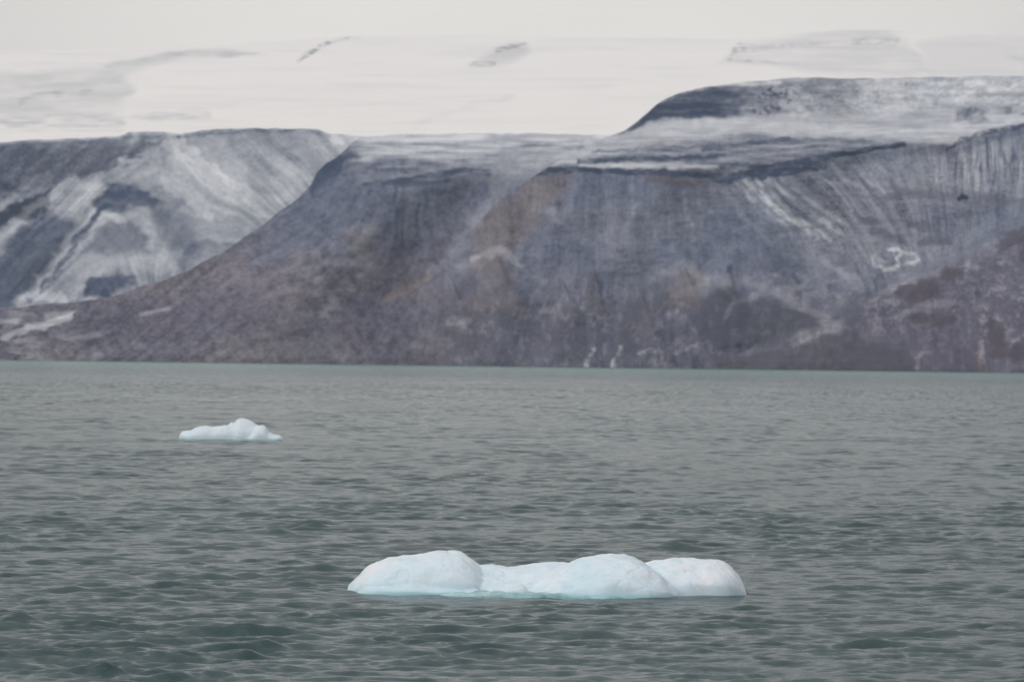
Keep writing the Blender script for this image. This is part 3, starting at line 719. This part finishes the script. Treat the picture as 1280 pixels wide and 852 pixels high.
S1 = 0.01404
def sx(p): return (p - 684) * S1
def prof(pts, base=744): return [(sx(a), max(0, (base + (a - 684) * .0122 - b) * S1)) for a, b in pts]
def build_near_floe():
    nx, ny = 820, 460
    X, Y = np.meshgrid(np.linspace(-3.75, 3.75, nx), np.linspace(-2.3, 2.6, ny))
    wX = X + .05 * fbm(X / .5, Y / .5, 3, 401); wY = Y + .05 * fbm(X / .8, Y / .6, 2, 402)
    A = lobe(wX, wY, prof([(434, 742), (437, 735), (446, 725), (459, 711.5), (474, 703), (509, 696), (549, 690), (575, 692.5), (592, 703), (603, 715), (616, 742)]), .1, 1.35, 2.0, .62, 4)
    B = lobe(wX, wY, prof([(560, 742), (585, 718), (601, 711), (645, 708), (684, 706), (706, 706.5), (730, 715), (760, 742)]), .45, 1.35, 1.7, .8, 6, .12)
    C = lobe(wX, wY, prof([(640, 746), (660, 735), (680, 720), (700, 709), (724, 699), (746, 693.5), (763, 692), (781, 694.5), (802, 703), (822, 715), (838, 731), (847, 748)]), -.30, 1.45, 2.1, .70, 3.2, -.1)
    D = lobe(wX, wY, prof([(775, 742), (790, 712), (813, 705), (837, 702), (864, 700), (899, 702), (909, 708), (918, 716), (927, 730), (931.5, 742), (932.5, 750)]), .55, 1.25, 2.2, .62, 3.6)
    E = lobe(wX, wY, prof([(602, 747), (615, 735), (636, 729), (652, 731), (664, 741), (668, 748)]), -.75, .75, 2.0, .7, 3)
    E2 = lobe(wX, wY, prof([(446, 742), (470, 728), (520, 724), (570, 729), (600, 736), (625, 746)]), -.80, .62, 2.0, .8, 3)
    L = np.stack([A, B, C, D, E, E2])
    # slightly softened union: creases stay readable
    kk = 55.0
    mx = L.max(0); Z = mx + np.log(np.exp(kk * (L - mx)).sum(0)) / kk - 0.015
    land = sstep(0.0, .15, Z)
    cell = cellular(wX / .55, wY / .42, 410)
    Z = Z + land * (.055 * (cell - .5) + .03 * fbm(X / .55, Y / .5, 2, 411) + .004 * fbm(X / .09, Y / .09, 3, 412))
    Z = Z - .8 * sstep(3.49, 3.62, np.abs(X))
    groove = sstep(.10, 0, np.abs(fbm(X / .9 + .5 * Z, Y / .8 + .9 * Z, 3, 417))) * land      # melt grooves along old fractures
    Z = Z - .009 * groove + land * (.004 * fbm(X / .12, Y / .12, 2, 418) + .007 * (cellular(X / .28, Y / .22, 419) - .5))
    white = np.array([.755, .785, .83]); blue = np.array([.52, .70, .785]); turq = np.array([.33, .58, .62])
    c = np.ones(X.shape + (3,)) * white
    second = np.sort(L, axis=0)[-2]
    crease = sstep(.10, .0, mx - second) * land
    c = mixc(c, blue, .35 * crease * np.clip(.6 + fbm(X / .3, Y / .3, 3, 420), 0, 1))
    which = L.argmax(0)
    c = mixc(c, blue, .35 * (which == 1)); c = mixc(c, blue, .18 * (which == 2))
    c = mixc(c, blue, np.clip(.12 + .45 * fbm(X / .9 + Z * 2, Y / .7 - Z * 1.5, 3, 421), 0, .6))
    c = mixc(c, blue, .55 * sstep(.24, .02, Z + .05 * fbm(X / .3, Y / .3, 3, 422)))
    c = mixc(c, turq, .75 * sstep(.085, .015, Z + .02 * fbm(X / .4, Y / .3, 3, 423)) * sstep(3.2, 2.2, np.abs(X + .6)))
    c = mixc(c, blue, .40 * groove)
    # pale fracture veins
    v = np.abs(fbm(X / .7 + .8 * Z, Y / .8 + Z, 3, 430))
    c = mixc(c, np.array([.78, .83, .87]), .5 * sstep(.04, 0, v) * land)
    emp = bpy.data.objects.new('ice_floe', None); scene.collection.objects.link(emp)
    base = at(684.0, 744.0, 102.5)
    emp.location = (float(base[0]), 102.5, 0.0)
    ice_block('ice_mass', X, Y, Z, c, mat_ice, emp)
    # the submerged foot, awash along the front of the ice
    nx, ny = 500, 160
    X, Y = np.meshgrid(np.linspace(-3.1, 2.6, nx), np.linspace(-2.6, 0.0, ny))
    front = interp(X, [(-3.5, -.35), (-3.1, -.6), (-2.5, -1.25), (-1.5, -1.75), (-.9, -1.75), (-.2, -1.95), (.5, -2.0), (1.3, -1.8), (1.9, -1.2), (2.3, -.5), (3.1, .2)]) + .3 * fbm(X / .5, X * 0, 3, 440)
    Z = (0.035 + .03 * fbm(X / .6, X * 0 + 2, 3, 445)) * sstep(0, .18, Y - front) - .45 * sstep(.10, -.25, Y - front) + .018 * fbm(X / .22, Y / .22, 3, 441) + .02 * sstep(.2, 1.0, Y - front)
    Z = Z - .3 * sstep(1.7, 2.6, np.abs(X + .1)) - .2 * sstep(-2.2, -2.7, X)
    c = np.ones(X.shape + (3,)) * np.array([.22, .38, .40])
    c = mixc(c, np.array([.45, .62, .66]), np.clip(.35 + .6 * fbm(X / .4, Y / .2, 3, 442), 0, 1))
    ice_block('ice_foot', X, Y, Z, c, mat_foot, emp)['label'] = 'turquoise foot of the ice just awash at the waterline'
    tag(emp, 'large pale blue ice floe with three rounded humps, nearest on the water', 'ice floe')
build_near_floe()

S2 = 295.0 / F
def build_far_floe():
    def f(pts): return [((a - 288) * S2, max(0, (551.5 + (a - 288) * .0122 - b) * S2)) for a, b in pts]
    nx, ny = 520, 240
    X, Y = np.meshgrid(np.linspace(-2.8, 2.9, nx), np.linspace(-1.7, 1.9, ny))
    wX = X + .04 * fbm(X / .4, Y / .4, 3, 501); wY = Y + .03 * fbm(X / .6, Y / .4, 2, 502)
    A = lobe(wX, wY, f([(224, 551), (225, 542), (228, 540.5), (239, 539.5), (243, 537), (248, 534.5), (256, 534), (266, 535), (276, 533.5), (284, 533), (300, 537), (318, 552)]), .0, 1.0, 2.2, .6, 4)
    B = lobe(wX, wY, f([(278, 552), (284, 534), (288, 529.5), (290, 529), (292.5, 531), (295, 526.5), (299, 525), (304, 524.5), (311, 526), (316, 528.5), (322, 533), (330, 540), (340, 552)]), .3, 1.15, 2, .65, 3)
    C = lobe(wX, wY, f([(305, 552), (316, 538), (322, 533), (328, 532.5), (332, 534), (336, 541), (343, 544), (350, 545.5), (353, 548), (354.5, 553)]), -.15, .85, 2.2, .6, 4)
    L = np.stack([A, B, C]); mx = L.max(0)
    Z = mx + np.log(np.exp(25 * (L - mx)).sum(0)) / 25 - .01
    land = sstep(0, .15, Z)
    Z = Z + land * (.03 * (cellular(wX / .4, wY / .4, 510) - .5) + .02 * fbm(X / .4, Y / .4, 3, 511))
    c = np.ones(X.shape + (3,)) * np.array([.66, .725, .785])
    c = mixc(c, np.array([.52, .67, .72]), .55 * sstep(.40, .05, Z + .12 * fbm(X / .5, Y / .5, 3, 512)))
    c = mixc(c, np.array([.36, .56, .58]), .6 * sstep(.10, .02, Z))
    emp = bpy.data.objects.new('ice_floe', None); scene.collection.objects.link(emp)
    b = at(288.0, 550.0, 296.0); emp.location = (float(b[0]), 296.0, 0.0)
    ice_block('ice_mass', X, Y, Z, c, mat_ice, emp)
    nx, ny = 200, 60
    X, Y = np.meshgrid(np.linspace(-2.3, 2.5, nx), np.linspace(-1.7, 0.0, ny))
    front = -1.25 + .5 * np.abs(X / 2.3) ** 3 + .12 * fbm(X / .4, X * 0, 3, 540)
    Z = 0.045 * sstep(0, .2, Y - front) - .5 * sstep(.1, -.25, Y - front) + .02 * fbm(X / .25, Y / .25, 3, 541)
    c = np.ones(X.shape + (3,)) * np.array([.30, .44, .44])
    ice_block('ice_foot', X, Y, Z, c, mat_foot, emp)
    tag(emp, 'small white ice floe with one rounded peak, far off on the left', 'ice floe')
build_far_floe()

# ------------------------------------------------------------------ haze
HAZE = 1.15e-5
def build_haze():
    x0, x1, y0, y1, z0, z1 = -9000, 9000, -300, 32000, -62, 1900
    P = [(x, y, z) for z in (z0, z1) for y in (y0, y1) for x in (x0, x1)]
    Fc = [(0, 2, 3, 1), (4, 5, 7, 6), (0, 1, 5, 4), (2, 6, 7, 3), (0, 4, 6, 2), (1, 3, 7, 5)]
    me = bpy.data.meshes.new('haze'); me.from_pydata(P, [], Fc); me.update()
    m = bpy.data.materials.new('cold_air_haze'); m.use_nodes = True
    nt = m.node_tree; nt.nodes.remove(nt.nodes['Principled BSDF'])
    v = node(nt, 'ShaderNodeVolumePrincipled')
    v.inputs['Density'].default_value = HAZE
    v.inputs['Color'].default_value = (0.76, 0.85, 1.0, 1)
    v.inputs['Anisotropy'].default_value = 0.2
    nt.links.new(v.outputs[0], nt.nodes['Material Output'].inputs['Volume'])
    me.materials.append(m)
    o = bpy.data.objects.new('haze', me); scene.collection.objects.link(o)
    tag(o, kind='stuff')
build_haze()

# ------------------------------------------------------------------ sky and light
SUN_EL = math.radians(38); SUN_AZ = math.radians(-125)     # behind the camera on the left, through cloud
w = bpy.data.worlds.new('World'); scene.world = w; w.use_nodes = True
nt = w.node_tree; bg = nt.nodes['Background']
sky = node(nt, 'ShaderNodeTexSky', sky_type='NISHITA'); sky.sun_disc = False
sky.sun_elevation = SUN_EL; sky.sun_rotation = SUN_AZ
tc = node(nt, 'ShaderNodeTexCoord')
mp = node(nt, 'ShaderNodeMapping'); mp.inputs['Scale'].default_value = (6, 6, 22); mp.inputs['Location'].default_value = (0.4, 0.0, 0.2)
nt.links.new(tc.outputs['Generated'], mp.inputs['Vector'])
nz = node(nt, 'ShaderNodeTexNoise'); nz.inputs['Scale'].default_value = 1.3; nz.inputs['Detail'].default_value = 3
nt.links.new(mp.outputs[0], nz.inputs['Vector'])
cr = node(nt, 'ShaderNodeValToRGB')
cr.color_ramp.elements[0].position = .3; cr.color_ramp.elements[0].color = (9.0, 8.4, 7.8, 1)
cr.color_ramp.elements[1].position = .7; cr.color_ramp.elements[1].color = (9.9, 9.25, 8.6, 1)
nt.links.new(nz.outputs['Fac'], cr.inputs['Fac'])
mx = node(nt, 'ShaderNodeMix', data_type='RGBA'); mx.inputs[0].default_value = 0.93
sp_ = node(nt, 'ShaderNodeSeparateXYZ'); nt.links.new(tc.outputs['Generated'], sp_.inputs[0])
el = node(nt, 'ShaderNodeMapRange'); el.interpolation_type = 'SMOOTHSTEP'      # made-up dimming of the sky above the view, to darken water reflections
nt.links.new(sp_.outputs['Z'], el.inputs['Value'])
el.inputs['From Min'].default_value = 0.060; el.inputs['From Max'].default_value = 0.17; el.inputs['To Min'].default_value = 1.0; el.inputs['To Max'].default_value = 0.60
el2 = node(nt, 'ShaderNodeMapRange'); el2.interpolation_type = 'SMOOTHSTEP'    # made-up brightening towards the zenith, keeps the ice cap lit
el2.inputs['From Min'].default_value = 0.35; el2.inputs['From Max'].default_value = 0.85; el2.inputs['To Min'].default_value = 0.0; el2.inputs['To Max'].default_value = 0.48
nt.links.new(sp_.outputs['Z'], el2.inputs['Value'])
ax = node(nt, 'ShaderNodeMath', operation='ABSOLUTE'); nt.links.new(sp_.outputs['X'], ax.inputs[0])
side_dim = node(nt, 'ShaderNodeMapRange'); side_dim.interpolation_type = 'SMOOTHSTEP'    # sky colour dimmed towards both sides, imitating lens vignetting
side_dim.inputs['From Min'].default_value = 0.02; side_dim.inputs['From Max'].default_value = 0.13; side_dim.inputs['To Min'].default_value = 1.0; side_dim.inputs['To Max'].default_value = 0.78
nt.links.new(ax.outputs[0], side_dim.inputs['Value'])
sm = node(nt, 'ShaderNodeMath', operation='MULTIPLY_ADD'); nt.links.new(el.outputs['Result'], sm.inputs[0]); nt.links.new(side_dim.outputs['Result'], sm.inputs[1]); nt.links.new(el2.outputs['Result'], sm.inputs[2])
cool = node(nt, 'ShaderNodeMix', data_type='RGBA', blend_type='MULTIPLY'); nt.links.new(cr.outputs[0], cool.inputs[6]); cool.inputs[7].default_value = (0.92, 1.0, 1.085, 1)
cf = node(nt, 'ShaderNodeMapRange'); cf.inputs['From Min'].default_value = 0.06; cf.inputs['From Max'].default_value = 0.14
nt.links.new(sp_.outputs['Z'], cf.inputs['Value']); nt.links.new(cf.outputs['Result'], cool.inputs[0])
dk = node(nt, 'ShaderNodeVectorMath', operation='SCALE'); nt.links.new(cool.outputs[2], dk.inputs[0]); nt.links.new(sm.outputs[0], dk.inputs['Scale'])
nt.links.new(sky.outputs[0], mx.inputs[6]); nt.links.new(dk.outputs[0], mx.inputs[7])
nt.links.new(mx.outputs[2], bg.inputs['Color']); bg.inputs['Strength'].default_value = 0.1

sl = bpy.data.lights.new('sun', 'SUN'); sl.energy = 1.3; sl.angle = math.radians(25); sl.color = (1, .96, .91)
so = bpy.data.objects.new('sun', sl); scene.collection.objects.link(so)
# sun direction: azimuth measured from +Y clockwise
d = np.array([math.sin(SUN_AZ) * math.cos(SUN_EL), math.cos(SUN_AZ) * math.cos(SUN_EL), math.sin(SUN_EL)])
from mathutils import Vector, Matrix
so.rotation_euler = Vector(d.tolist()).to_track_quat('Z', 'Y').to_euler()

# ------------------------------------------------------------------ camera
cd = bpy.data.cameras.new('camera'); cam = bpy.data.objects.new('camera', cd); scene.collection.objects.link(cam)
cd.sensor_width = 36.0; cd.lens = F / 1280.0 * 36.0
cd.clip_start = 1.0; cd.clip_end = 100000.0
cd.dof.use_dof = True; cd.dof.focus_distance = 102.0; cd.dof.aperture_fstop = 5.0
M = Matrix(((right[0], up[0], -fwd0[0], 0), (right[1], up[1], -fwd0[1], 0), (right[2], up[2], -fwd0[2], CAM_H), (0, 0, 0, 1)))
cam.matrix_world = M
scene.camera = cam

scene.render.engine = 'CYCLES'
scene.view_settings.view_transform = 'Standard'; scene.view_settings.look = 'None'
scene.view_settings.gamma = 1; scene.view_settings.exposure = 0; scene.view_settings.use_curve_mapping = False
scene.cycles.max_bounces = 8; scene.cycles.volume_bounces = 3
